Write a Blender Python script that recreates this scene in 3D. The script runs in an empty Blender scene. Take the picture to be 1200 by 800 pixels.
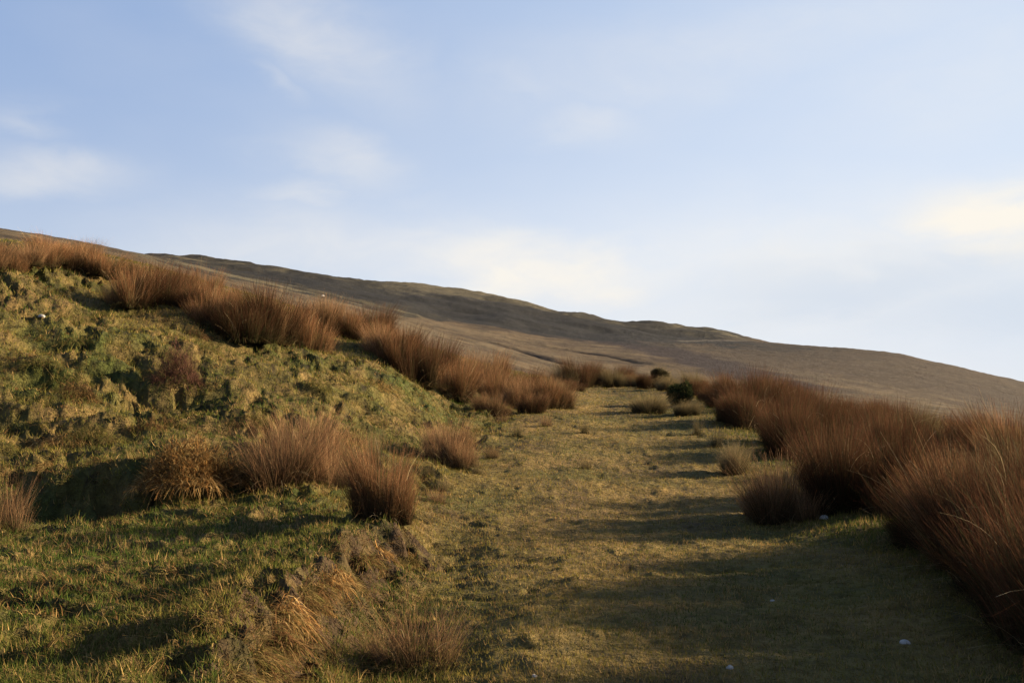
import bpy, math, random
import numpy as np
from mathutils import Vector

random.seed(7)
RNG = np.random.default_rng(11)
R = math.radians
scene = bpy.context.scene
COL = scene.collection

# ------------------------------------------------------------------ camera, sky, sun, exposure
F_PX, CX, CY = 1290.0, 600.0, 400.0          # focal length in pixels of the 1200 x 800 photograph
PITCH = math.atan(80.0 / F_PX)               # camera tipped up a little
cam_d = bpy.data.cameras.new('camera')
cam_d.lens = 36.0 * F_PX / 1200.0
cam_d.clip_start, cam_d.clip_end = 0.1, 20000
cam = bpy.data.objects.new('camera', cam_d)
COL.objects.link(cam)
cam.location = (0, 0, 0)                     # eye level is z = 0, the track lies 1.6 m lower
cam.rotation_euler = (math.pi / 2 + PITCH, 0, 0)
scene.camera = cam

SUN_AZ, SUN_EL = R(78), R(16)                # azimuth from +Y (view) towards +X (right)
scene.view_settings.view_transform = 'Standard'
scene.view_settings.look = 'None'
scene.view_settings.gamma = 1
scene.view_settings.exposure = 2.05

sun_d = bpy.data.lights.new('sun', 'SUN')
sun_d.energy = 5.0
sun_d.angle = R(0.5)
sun_d.color = (1.0, 0.82, 0.58)
sun = bpy.data.objects.new('sun', sun_d)
COL.objects.link(sun)
to_sun = Vector((math.sin(SUN_AZ) * math.cos(SUN_EL), math.cos(SUN_AZ) * math.cos(SUN_EL), math.sin(SUN_EL)))
sun.rotation_euler = (-to_sun).to_track_quat('-Z', 'Y').to_euler()
sun.location = (40, 20, 30)

world = bpy.data.worlds.new('World')
scene.world = world
world.use_nodes = True


def build_world():
    nt = world.node_tree
    nt.nodes.clear()
    N, L = nt.nodes.new, nt.links.new

    def math_n(op, a, b=None, clamp=False):
        n = N('ShaderNodeMath')
        n.operation = op
        n.use_clamp = clamp
        for i, v in enumerate((a, b)):
            if v is None:
                continue
            if isinstance(v, (int, float)):
                n.inputs[i].default_value = v
            else:
                L(v, n.inputs[i])
        return n.outputs[0]
    out = N('ShaderNodeOutputWorld')
    bg = N('ShaderNodeBackground')
    bg.inputs['Strength'].default_value = 0.05
    sky = N('ShaderNodeTexSky')
    sky.sky_type = 'NISHITA'
    sky.sun_disc = False
    sky.sun_elevation = SUN_EL
    sky.sun_rotation = SUN_AZ
    sky.altitude = 300
    sky.air_density = 1.0
    sky.dust_density = 0.6
    sky.ozone_density = 2.0
    tc = N('ShaderNodeTexCoord')
    sep = N('ShaderNodeSeparateXYZ')
    L(tc.outputs['Generated'], sep.inputs[0])
    az = math_n('ARCTAN2', sep.outputs[0], sep.outputs[1])
    el = math_n('ARCSINE', sep.outputs[2])

    def noise(scale, sz, detail, rough, dist=0.0, off=0.0):
        cmb = N('ShaderNodeCombineXYZ')
        L(math_n('ADD', az, off), cmb.inputs[0])
        L(math_n('MULTIPLY', el, sz), cmb.inputs[1])
        n = N('ShaderNodeTexNoise')
        n.inputs['Scale'].default_value = scale
        n.inputs['Detail'].default_value = detail
        n.inputs['Roughness'].default_value = rough
        n.inputs['Distortion'].default_value = dist
        L(cmb.outputs[0], n.inputs['Vector'])
        return n.outputs['Fac']
    warp = math_n('SUBTRACT', noise(9, 2.2, 5, 0.55, 0.3, 3.1), 0.5)
    fine = noise(16, 2.0, 6, 0.62, 0.6, 7.0)
    broad = noise(5, 1.8, 4, 0.5, 0.2, 1.3)

    def blob(px, py, wx, wy, tilt=0.0, k=0.10):
        """one soft cloud: direction given by where it stands in the sky"""
        a0 = math.atan2(px - CX, F_PX)
        e0 = math.atan2(480 - py, F_PX)
        da = math_n('SUBTRACT', az, a0)
        de = math_n('SUBTRACT', math_n('SUBTRACT', el, e0), math_n('MULTIPLY', da, tilt))
        da = math_n('ADD', da, math_n('MULTIPLY', warp, k))
        de = math_n('ADD', de, math_n('MULTIPLY', warp, k * 0.6))
        u = math_n('POWER', math_n('ABSOLUTE', math_n('DIVIDE', da, wx / F_PX)), 2.0)
        v = math_n('POWER', math_n('ABSOLUTE', math_n('DIVIDE', de, wy / F_PX)), 2.0)
        s = math_n('MULTIPLY', math_n('ADD', u, v), -1.0)
        return math_n('POWER', 2.71828, s)
    soft = None
    for args, w in (((630, 318, 170, 42, -0.05), 1.0), ((730, 335, 60, 30), 0.8), ((360, 40, 110, 50, -0.35), 0.42), ((395, 190, 70, 30, -0.2), 0.34),
                    ((350, 235, 55, 16), 0.34), ((40, 228, 90, 22), 0.36), ((10, 175, 40, 20), 0.22), ((320, 95, 36, 16, -0.5), 0.22),
                    ((690, 140, 60, 28), 0.25), ((1175, 272, 100, 34), 1.15), ((1180, 312, 110, 34), 0.9), ((1000, 330, 330, 80), 0.55),
                    ((420, 290, 260, 45), 0.40), ((1150, 110, 200, 60), 0.2), ((850, 60, 300, 50, 0.1), 0.22), ((620, 90, 80, 24, -0.3), 0.18)):
        b = math_n('MULTIPLY', blob(*args), w)
        soft = b if soft is None else math_n('MAXIMUM', soft, b)
    wisps = math_n('MULTIPLY', math_n('SUBTRACT', broad, 0.46, True), 1.0, True)
    tex = math_n('ADD', math_n('MULTIPLY', fine, 1.1), 0.35)
    cover = math_n('MULTIPLY', soft, tex)
    cover = math_n('ADD', cover, math_n('MULTIPLY', wisps, 0.22), True)
    # smooth high haze cloud thickening to the right, under the sun
    smooth = math_n('ADD', math_n('MULTIPLY', blob(1330, 240, 860, 600, 0, .05), 0.92), math_n('MULTIPLY', blob(700, 340, 600, 120, 0, .05), 0.35), True)
    # thin veil of high cloud that gets thicker towards the horizon
    veil = math_n('POWER', 2.71828, math_n('MULTIPLY', math_n('MAXIMUM', el, 0.0), -5.5))
    veil = math_n('MULTIPLY', veil, 0.5)
    cover = math_n('MAXIMUM', cover, 0.0)
    cover = math_n('SUBTRACT', 1.0, math_n('MULTIPLY', math_n('SUBTRACT', 1.0, cover), math_n('SUBTRACT', 1.0, veil)), True)
    mix = N('ShaderNodeMix')
    mix.data_type = 'RGBA'
    L(cover, mix.inputs['Factor'])
    # moisture in the air: Nishita plus a pale blue
    tint = N('ShaderNodeMix')
    tint.data_type = 'RGBA'
    tint.blend_type = 'MIX'
    tint.inputs['Factor'].default_value = 0.8
    L(sky.outputs[0], tint.inputs['A'])
    tint.inputs['B'].default_value = (.98, 1.66, 3.15, 1)
    hz = N('ShaderNodeMix')
    hz.data_type = 'RGBA'
    L(smooth, hz.inputs['Factor'])
    L(tint.outputs['Result'], hz.inputs['A'])
    hz.inputs['B'].default_value = (3.15, 3.75, 4.65, 1)
    L(hz.outputs['Result'], mix.inputs['A'])
    mix.inputs['B'].default_value = (4.75, 4.5, 4.05, 1)
    # a dim blue grey bank of cloud low on the right
    low_b = math_n('MULTIPLY', math_n('MAXIMUM', blob(1010, 345, 190, 34, 0.05), blob(1180, 375, 170, 40)), 0.7)
    mix2 = N('ShaderNodeMix')
    mix2.data_type = 'RGBA'
    L(low_b, mix2.inputs['Factor'])
    L(mix.outputs['Result'], mix2.inputs['A'])
    mix2.inputs['B'].default_value = (3.1, 3.5, 4.05, 1)
    L(mix2.outputs['Result'], bg.inputs['Color'])
    L(bg.outputs[0], out.inputs['Surface'])


build_world()


# ------------------------------------------------------------------ numpy helpers
def _hash(ix, iy, seed):
    h = (ix.astype(np.int64) * 374761393 + iy.astype(np.int64) * 668265263 + seed * 974634777) & 0xFFFFFFFF
    h = ((h ^ (h >> 13)) * 1274126177) & 0xFFFFFFFF
    return (h ^ (h >> 16)) & 0xFFFFFFFF


def perlin(x, y, seed=0):
    x0, y0 = np.floor(x), np.floor(y)
    fx, fy = x - x0, y - y0
    ux, uy = fx * fx * fx * (fx * (fx * 6 - 15) + 10), fy * fy * fy * (fy * (fy * 6 - 15) + 10)

    def g(ox, oy):
        a = _hash(x0 + ox, y0 + oy, seed) / 4294967296.0 * 2 * math.pi
        return np.cos(a) * (fx - ox) + np.sin(a) * (fy - oy)
    a = g(0, 0) + ux * (g(1, 0) - g(0, 0))
    b = g(0, 1) + ux * (g(1, 1) - g(0, 1))
    return (a + uy * (b - a)) * 1.5


def fbm(x, y, seed=0, octv=4, rough=0.5):
    s, a, t = 0, 1.0, 0.0
    for i in range(octv):
        s = s + a * perlin(x * 2 ** i, y * 2 ** i, seed + i * 17)
        t += a
        a *= rough
    return s / t


def sstep(a, b, v):
    t = np.clip((v - a) / (b - a), 0, 1)
    return t * t * (3 - 2 * t)


def pix_ray(px, py):
    """direction (x, y, z) with y = 1 for a point of the photograph"""
    u, v = (px - CX) / F_PX, (CY - py) / F_PX
    c, s = math.cos(PITCH), math.sin(PITCH)
    y, z = c - v * s, s + v * c
    return u / y, 1.0, z / y


# ------------------------------------------------------------------ the lie of the land
# survey points: where the photograph shows the ground, with the distance it stands at (metres ahead)
SURVEY = [
    # track
    (830, 800, 5.2), (620, 800, 5.1), (1080, 800, 5.2), (800, 700, 7), (640, 700, 7), (560, 650, 8.9), (760, 640, 9.2), (740, 600, 11.5),
    (600, 590, 11.7), (880, 600, 11.4), (720, 540, 15), (820, 540, 15), (620, 540, 14.6), (715, 500, 19), (660, 490, 20), (800, 495, 19.5),
    (710, 470, 26), (790, 470, 26), (705, 455, 32), (780, 455, 32), (705, 452.5, 35),
    (705, 462, 50), (760, 462, 50), (830, 464, 50),
    # shelf beside the track
    (0, 800, 4.4), (150, 800, 4.4), (-200, 800, 4.4), (0, 700, 6.1), (-150, 700, 6.1), (250, 690, 6.3), (0, 622, 9.2), (250, 600, 9.7), (400, 598, 9.7),
    (455, 606, 9.5), (120, 640, 8.2), (472, 622, 8.9), (405, 652, 7.3), (335, 718, 5.55), (272, 788, 4.4),
    (500, 640, 9.2), (448, 700, 7.0), (392, 762, 5.5), (340, 800, 4.85),
    # foot of the bank and its hollows
    (130, 592, 10.0), (300, 574, 10.9), (215, 575, 10.5), (420, 530, 13), (480, 490, 17), (560, 475, 21), (620, 465, 25.5), (560, 515, 17),
    (0, 575, 10.6), (0, 500, 12), (-200, 500, 12), (0, 400, 14.5), (-200, 380, 14.5), (0, 318, 17.3), (-150, 300, 17.3), (150, 450, 14), (215, 540, 11.6),
    (120, 545, 11.2), (200, 380, 17), (300, 412, 17.3), (300, 480, 13.6), (400, 430, 18), (430, 405, 21), (480, 455, 19), (240, 372, 18.6), (100, 340, 18),
    (160, 366, 17.8), (520, 460, 22), (600, 468, 24),
    # moor above the crest
    (0, 306, 22), (0, 290, 32), (0, 277, 55), (0, 268.5, 110), (0, 275, 200), (-250, 235, 110), (-250, 250, 200), (-250, 275, 32),
    (100, 300, 34), (100, 284, 130), (100, 292, 240), (180, 308, 60), (175, 297.5, 170), (175, 304, 260),
    (200, 338, 24), (200, 318, 60), (205, 312, 120), (205, 307, 260), (205, 300.5, 430), (300, 362, 28), (300, 345, 60), (300, 328, 200), (300, 312.5, 450),
    (400, 385, 28), (400, 365, 70), (400, 347, 230), (400, 325.5, 480), (500, 418, 34), (500, 398, 65), (500, 374, 150), (500, 360, 300), (500, 335.5, 480),
    (560, 342.5, 480), (600, 440, 38), (600, 425, 60), (600, 396, 150), (600, 376, 290), (610, 350.5, 480), (650, 366.5, 480),
    (700, 455, 45), (700, 440, 80), (700, 415, 130), (700, 392, 290), (700, 371.5, 490),
    (765, 376.5, 490), (745, 378.5, 490), (792, 383.5, 490), (850, 387, 500), (880, 399, 470), (800, 445, 80), (800, 425, 130), (800, 400, 330),
    (880, 440, 110), (880, 415, 250), (910, 402.5, 420), (1000, 408.5, 380), (1000, 432, 220), (1000, 456, 110), (1000, 477, 60), (1050, 413.5, 370),
    (1100, 425.5, 360), (1100, 455, 180), (1150, 436.5, 355), (1200, 448.5, 350), (1200, 470, 190), (1200, 492, 90), (1400, 500, 340), (1400, 515, 90),
    # right hand bank and the ground that drops away behind it
    (900, 612, 10.9), (990, 618, 9.6), (1105, 690, 7.0), (1190, 778, 5.4), (1260, 690, 7.2), (1300, 745, 5.6), (1150, 612, 9.6), (1060, 572, 13), (960, 528, 16.5), (880, 490, 21), (1230, 600, 11.5),
    (1110, 552, 15), (900, 482, 25), (1000, 518, 22), (1200, 540, 22), (1100, 505, 32), (950, 485, 36), (850, 468, 34), (1400, 660, 9), (1400, 560, 20), (1400, 800, 5.5),
    # behind the skyline the moor drops
    (0, 300, 400), (100, 310, 600), (300, 325, 650), (500, 350, 680), (700, 388, 680), (850, 402, 680), (1000, 425, 560), (1200, 465, 520), (-250, 275, 500),
]
for _px in (-300, 0, 200, 400, 600, 800, 1000, 1200, 1500):
    SURVEY += [(_px, 440 + 0.02 * _px, 1200), (_px, 470, 2600), (_px, 478, 5200)]

K_TH = 4.0


def _survey_array():
    pts = []
    for px, py, d in SURVEY:
        x, y, z = (c * d for c in pix_ray(px, py))
        r = math.hypot(x, y)
        pts.append((math.atan2(x, y) * K_TH, math.log(r), z / r))
    for a in (-180, -150, -120, -90, -60, 60, 90, 120, 150, 180):     # round behind the camera
        side = -math.sin(R(a))
        for r, s in ((1.0, -1.6), (2.5, -0.62), (5, -0.30 + 0.05 * side), (12, -0.12 + 0.10 * side), (40, -0.05 + 0.12 * side), (200, 0.10 * side),
                     (800, 0.05 * side), (5200, 0.0)):
            pts.append((R(a) * K_TH, math.log(r), s))
    for px in (-100, 200, 500, 700, 900, 1300):                       # under the camera's own feet
        a = math.atan2(px - CX, F_PX)
        pts += [(a * K_TH, math.log(1.0), -1.58), (a * K_TH, math.log(2.2), -1.54 / 2.2 + (0.1 if px < 450 else 0)), (a * K_TH, math.log(3.4), -(1.16 if px < 300 else 1.4) / 3.4)]
    return np.array(pts)


_S = _survey_array()


def _kern(d2):
    return np.sqrt(d2 + 0.004)


_d2 = (_S[:, None, 0] - _S[None, :, 0]) ** 2 + (_S[:, None, 1] - _S[None, :, 1]) ** 2
_A = np.zeros((len(_S) + 3, len(_S) + 3))
_A[:len(_S), :len(_S)] = _kern(_d2) - 0.002 * np.eye(len(_S))
_P = np.c_[np.ones(len(_S)), _S[:, 0], _S[:, 1]]
_A[:len(_S), len(_S):] = _P
_A[len(_S):, :len(_S)] = _P.T
_W = np.linalg.solve(_A, np.r_[_S[:, 2], 0, 0, 0])


def base_height(x, y):
    th, r = np.arctan2(x, y) * K_TH, np.maximum(np.hypot(x, y), 0.8)
    lr = np.log(np.minimum(r, 5000.0))
    s = _W[-3] + _W[-2] * th + _W[-1] * lr
    for i in range(len(_S)):
        s = s + _W[i] * _kern((th - _S[i, 0]) ** 2 + (lr - _S[i, 1]) ** 2)
    return s * r


# the track: where its edges run (x at a given y)
TY = np.array([-5, 2, 5.2, 7, 9.2, 11.5, 13, 15, 18, 21, 26, 32, 40])
TL = np.array([-.3, -.25, -.2, -.45, -.75, -.85, -.6, -.4, -.1, .25, 1.1, 1.9, 2.6])
TR = np.array([2.2, 2.3, 2.35, 2.6, 2.55, 2.6, 2.75, 3.0, 3.25, 3.6, 4.3, 5.0, 5.6])


def track_mask(x, y):
    l, r = np.interp(y, TY, TL), np.interp(y, TY, TR)
    m = sstep(-0.5, 0.35, x - l) * sstep(-0.5, 0.35, r - x)
    return m * sstep(46, 34, y) * sstep(-20, -5, y)


def billow(x, y, seed):
    return 1 - np.abs(perlin(x, y, seed)) * 2


def small_relief(x, y):
    """hummocks, sheep treads and tussocks on top of the surveyed shape"""
    r = np.hypot(x, y)
    t = track_mask(x, y)
    near = sstep(60, 30, r)
    wx, wy = x + 0.25 * perlin(x * 1.1, y * 1.1, 91), y + 0.25 * perlin(x * 1.1, y * 1.1, 92)
    bank = near * (1 - t) * sstep(2.5, -0.8, x - np.interp(y, TY, TL))
    shelf = sstep(10.5, 8.5, y) * bank
    amp = bank * (1 - 0.45 * shelf)
    rough = np.clip(.55 + 1.2 * perlin(x * .55, y * .55, 8), .15, 1)
    h = amp * (0.09 * perlin(wx * 0.8, wy * 0.8, 3) + 0.07 * perlin(wx * 2.1, wy * 2.1, 5) + 0.03 * perlin(wx * 7, wy * 7, 6))
    # pits and hoof holes with lumps of turf between them
    pit = sstep(.12, .55, perlin(wx * 2.3, wy * 3.0, 4)) + .7 * sstep(.15, .55, perlin(wx * 4.6, wy * 5.4, 7))
    h -= amp * rough * 0.17 * pit
    pit2 = sstep(.25, .6, perlin(wx * 3.7, wy * 3.7, 23))
    h -= bank * shelf * 0.05 * pit2 * rough
    bz = base_height(x, y) * 2.6 + 0.5 * wx
    h += amp * (1 - shelf) * 0.10 * perlin(bz * 1.0 + 0.4 * perlin(x, y, 12), 0.55 * (wy - 0.4 * wx), 13)
    h += amp * 0.05 * billow(wx * 4.3, wy * 3.2, 14) * np.clip(.5 + perlin(x * .8, y * .8, 19), 0, 1)
    dl, sd = signed_line(x, y, SCARP)
    wob = 0.10 * perlin(x * 2.6, y * 2.6, 24) + 0.06 * perlin(x * 6, y * 6, 25)
    h += 0.12 * (sstep(-.10, .10, sd + wob) - .5) * np.exp(-(dl / .55) ** 2)
    sc = np.exp(-(dl / 0.34) ** 2)
    h += sc * (0.10 * perlin(x * 3.4, y * 3.4, 17) + 0.06 * billow(x * 5.5, y * 5.5, 18) - 0.10 * sstep(.15, .5, perlin(x * 4.3, y * 4.3, 29)))
    h += near * (1 - t) * (0.018 * perlin(x * 9, y * 9, 15) + 0.010 * perlin(x * 19, y * 19, 16))
    h += near * t * (0.025 * perlin(x * 0.9, y * 0.9, 9) + 0.020 * perlin(x * 3.3, y * 3.3, 10) + 0.010 * perlin(x * 9, y * 9, 11))
    hoof = sstep(.42, .66, perlin(x * 4.2, y * 4.2, 27)) * sstep(-.1, .35, perlin(x * .6, y * .45, 28))
    h += near * t * (0.014 * sstep(.35, .7, perlin(x * 5.5, y * 5.5, 26)) - 0.025 * hoof)
    # moor further out
    far = sstep(30, 60, r)
    h += far * sstep(5000, 1500, r) * (0.22 * fbm(x / 3.2, y / 3.2, 21, 3) + 0.0022 * np.minimum(r, 700) * fbm(x / 22, y / 22, 22, 4, 0.55))
    return h


HITS = {}


def ground0(x, y):
    x, y = np.asarray(x, float), np.asarray(y, float)
    return base_height(x, y) + small_relief(x, y)


def hit(px, py, dmin=3.0, dmax=700.0):
    """the place on the ground seen at a point of the photograph"""
    ux, _, uz = pix_ray(px, py)
    d = np.exp(np.linspace(math.log(dmin), math.log(dmax), 1500))
    below = base_height(ux * d, d) > uz * d
    i = int(np.argmax(below)) if below.any() else len(d) - 1
    return ux * d[i], d[i]


def hits(pts, dmin, dmax=700.0):
    return np.array([hit(px, py, dmin, dmax) for px, py in pts])


def dist_line(x, y, line):
    best = np.full(x.shape, 1e9)
    for (ax, ay), (bx, by) in zip(line[:-1], line[1:]):
        vx, vy = bx - ax, by - ay
        t = np.clip(((x - ax) * vx + (y - ay) * vy) / (vx * vx + vy * vy + 1e-9), 0, 1)
        best = np.minimum(best, np.hypot(x - ax - t * vx, y - ay - t * vy))
    return best


SCARP = hits([(482, 632), (448, 645), (405, 668), (370, 700), (335, 735), (300, 770), (270, 800)], 3.2)
def signed_line(x, y, line):
    """distance to a polyline, and the same with a sign: positive on its left (shelf) side"""
    best, sgn = np.full(x.shape, 1e9), np.zeros(x.shape)
    for (ax, ay), (bx, by) in zip(line[:-1], line[1:]):
        vx, vy = bx - ax, by - ay
        t = np.clip(((x - ax) * vx + (y - ay) * vy) / (vx * vx + vy * vy + 1e-9), 0, 1)
        d = np.hypot(x - ax - t * vx, y - ay - t * vy)
        cr = (x - ax) * vy - (y - ay) * vx
        sgn = np.where(d < best, np.where(cr > 0, 1.0, -1.0), sgn)
        best = np.minimum(best, d)
    return best, best * sgn


# features of the far moor, walked out on the ground
DITCH_A = hits([(455, 371), (500, 381), (545, 393), (600, 407), (655, 424)], 45)
DITCH_B = hits([(628, 402), (680, 411), (730, 420), (770, 428)], 50)
HEATHER_BAND = hits([(640, 381), (700, 394), (760, 407), (820, 422), (880, 440), (930, 452)], 60)
SCAR = hits([(455, 349), (500, 353), (540, 357), (585, 362), (610, 368)], 60)
SCAR_LOW = hits([(560, 372), (610, 374), (660, 381), (710, 386), (745, 388)], 60)
PALE_PATH = hits([(795, 399), (830, 399), (870, 399.5)], 120)
RIDGE_FOOT = hits([(180, 309), (240, 322), (300, 333), (360, 346), (420, 360), (470, 371), (540, 372), (600, 380), (660, 388), (720, 391), (800, 397), (880, 399.5)], 60)
_rf_th = np.arctan2(RIDGE_FOOT[:, 0], RIDGE_FOOT[:, 1])
_rf_r = np.hypot(RIDGE_FOOT[:, 0], RIDGE_FOOT[:, 1])


# hollows under the bank and the hummocks beside them
PITS = [(hit(125, 592, 8), -0.38, .62, .34), (hit(225, 565, 8), 0.22, .5, .4), (hit(110, 560, 8), 0.12, .6, .3), (hit(300, 577, 8), -0.12, .3, .3),
        (hit(200, 466, 10), -0.22, .55, .45), (hit(75, 450, 10), -0.16, .4, .25), (hit(40, 440, 10), -0.14, .35, .25),
        (hit(465, 635, 7), -0.16, .18, .2), (hit(280, 422, 12), -0.15, .4, .3), (hit(55, 405, 10), -0.15, .4, .3), (hit(470, 488, 12), -0.18, .3, .4)]


def ridge_mask(x, y):
    th, r = np.arctan2(x, y), np.hypot(x, y)
    rf = np.interp(th, _rf_th, _rf_r)
    return sstep(0.92, 1.08, r / rf) * sstep(-0.40, -0.30, th) * sstep(0.225, 0.20, th) * sstep(900, 700, r)


def ground(x, y):
    x, y = np.asarray(x, float), np.asarray(y, float)
    h = ground0(x, y)
    r = np.hypot(x, y)
    rm = ridge_mask(x, y)
    # old quarry spoil on the ridge: mounds and scars
    wx = x + 14 * perlin(x / 60, y / 60, 71)
    wy = y + 14 * perlin(x / 60, y / 60, 72)
    h += rm * np.minimum(r / 450, 1) * (2.2 * perlin(wx / 46, wy / 46, 31) - 1.3 * np.abs(perlin(wx / 24, wy / 24, 32)) + 0.5 * perlin(wx / 9, wy / 9, 33))
    for (cx, cy), dz, sx, sy in PITS:
        h += dz * np.exp(-((x - cx) / sx) ** 2 - ((y - cy) / sy) ** 2)
    # quarry scarps: low broken faces looking down the slope
    th = np.arctan2(x, y)
    for ln, drop, back in ((SCAR, 2.2, 90), (SCAR_LOW, 1.8, 70)):
        a0, a1 = math.atan2(*ln[0]), math.atan2(*ln[-1])
        dl, sd = signed_line(x, y, ln)
        sd = sd + 6 * perlin(x / 40, y / 40, 34)
        h -= drop * sstep(-5, 6, sd) * np.exp(-np.maximum(sd, 0) / back) * sstep(a0 + .004, a0 + .05, th) * sstep(a1 - .004, a1 - .05, th) * sstep(70, 130, r) * (.8 + .3 * perlin(x / 60, y / 60, 35))
    h -= 0.9 * np.exp(-(dist_line(x, y, DITCH_A) / 1.3) ** 2)
    h -= 0.7 * np.exp(-(dist_line(x, y, DITCH_B) / 1.3) ** 2)
    return h


def H(x, y):
    return float(ground(np.array([x]), np.array([y]))[0])


# ------------------------------------------------------------------ land cover colours (albedo, with the quarry scarps' shade painted in)
def land_cover(x, y):
    r = np.hypot(x, y)
    t = track_mask(x, y)[:, None]
    n1, n2, n3 = fbm(x * .45, y * .45, 41, 4)[:, None], fbm(x * 1.7, y * 1.7, 42, 3)[:, None], fbm(x * 6, y * 6, 43, 2)[:, None]
    C = lambda *c: np.array(c)[None, :]
    moss, olive, straw, peat = C(.072, .082, .018), C(.110, .088, .024), C(.20, .125, .045), C(.022, .015, .010)
    near = olive + (moss - olive) * np.clip(0.5 + 1.3 * n1, 0, 1)
    near = near + (straw - near) * np.clip(0.36 + 1.2 * n2 - 0.5 * n1, 0, 0.8)
    near = near + (peat - near) * np.clip(-0.25 - 1.6 * n3 - n2, 0, 0.8)
    trk = C(.120, .098, .026) + (C(.25, .160, .052) - C(.120, .098, .026)) * np.clip(0.4 + 1.4 * n1 + 0.5 * n2, 0, 1)
    near = near + (trk - near) * t
    worn = np.clip(1.6 * fbm(x * .8, y * .4, 44, 3) + .5 * n3[:, 0] - .15, 0, .75)[:, None] * t
    near = near + (C(.085, .052, .026) - near) * worn
    dl, sd = signed_line(x, y, SCARP)
    soil = np.clip(np.exp(-((sd + .05) / .24) ** 2) * (.95 + 1.6 * n3[:, 0] + .8 * n2[:, 0]), 0, .92)[:, None]
    near = near + (C(.048, .029, .016) * (1 + .8 * n3) - near) * soil
    tawny, pale, brown, heather = C(.098, .068, .036), C(.125, .094, .053), C(.062, .043, .025), C(.026, .023, .016)
    m1, m2, m3 = fbm(x / 60, y / 60, 51, 4)[:, None], fbm(x / 14, y / 14, 52, 4)[:, None], fbm(x / 3, y / 3, 53, 3)[:, None]
    far = tawny + (pale - tawny) * np.clip(0.3 + 1.4 * m1 + .6 * m3, 0, 1)
    far = far + (brown - far) * np.clip(0.15 + 1.6 * m2, 0, 0.85)
    far = far * (1 + .55 * fbm(x / 1.6, y / 2.2, 54, 2)[:, None] * sstep(260, 60, r)[:, None]) * (1 + .5 * fbm(x / 7, y / 9, 55, 3)[:, None])
    right = (sstep(0.13, 0.22, np.arctan2(x, y)) * sstep(90, 200, r))[:, None]
    rhill = C(.052, .037, .023) * (1 + 0.5 * m2 + 0.4 * m3)
    far = far + (rhill - far) * right * 0.8
    rm = ridge_mask(x, y)[:, None]
    spoil = heather + (C(.105, .088, .048) - heather) * np.clip(-0.05 + 3.0 * m2 + 1.2 * m1 + .8 * fbm(x / 5, y / 9, 56, 2)[:, None], 0, 1)
    far = far + (spoil - far) * rm * 0.96
    shoulder = (sstep(-0.28, -0.36, np.arctan2(x, y)) * sstep(80, 130, r))[:, None]
    far = far + (C(.075, .055, .034) - far) * shoulder * 0.8
    edge = np.clip(1 + 0.5 * m3[:, 0] + .6 * m2[:, 0], .3, 2)
    hb = np.exp(-(dist_line(x, y, HEATHER_BAND) / (0.036 * r * edge)) ** 2)[:, None]
    far = far + (C(.030, .021, .018) - far) * np.clip(hb * 2.4, 0, .95)
    for ln, w in ((DITCH_A, 2.2), (DITCH_B, 1.6)):
        db = np.exp(-(dist_line(x, y, ln) / (w * edge)) ** 2)[:, None]
        far = far + (C(.028, .019, .012) - far) * np.clip(db * 1.4, 0, .95)
    th = np.arctan2(x, y)
    _, ss = signed_line(x, y, SCAR)
    crest = sstep(-6, -22, ss + 16 * m3[:, 0]) * sstep(-.14, -.08, th) * sstep(.06, .02, th) * rm[:, 0]
    patch = np.clip(2.2 * m2[:, 0] + .9 * m3[:, 0] - .15, 0, .9) * rm[:, 0]
    far = far + (C(.120, .100, .060) - far) * np.maximum(.75 * crest, patch)[:, None]
    scar_shade = np.exp(-(dist_line(x, y, SCAR) / (52 * edge)) ** 2) + np.exp(-(dist_line(x, y, SCAR_LOW) / (42 * edge)) ** 2)  # dark heather bands, with shade of the scarp faces painted into the colour
    far = far + (C(.017, .016, .014) - far) * np.clip(scar_shade * 1.5, 0, .95)[:, None]
    pp = np.exp(-(dist_line(x, y, PALE_PATH) / 2.2) ** 2)[:, None]
    far = far + (C(.17, .14, .10) - far) * pp * 0.6
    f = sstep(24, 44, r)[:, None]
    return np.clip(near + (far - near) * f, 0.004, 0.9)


# ------------------------------------------------------------------ materials
def new_mat(name):
    m = bpy.data.materials.new(name)
    m.use_nodes = True
    m.node_tree.nodes.clear()
    return m, m.node_tree.nodes.new, m.node_tree.links.new


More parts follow.
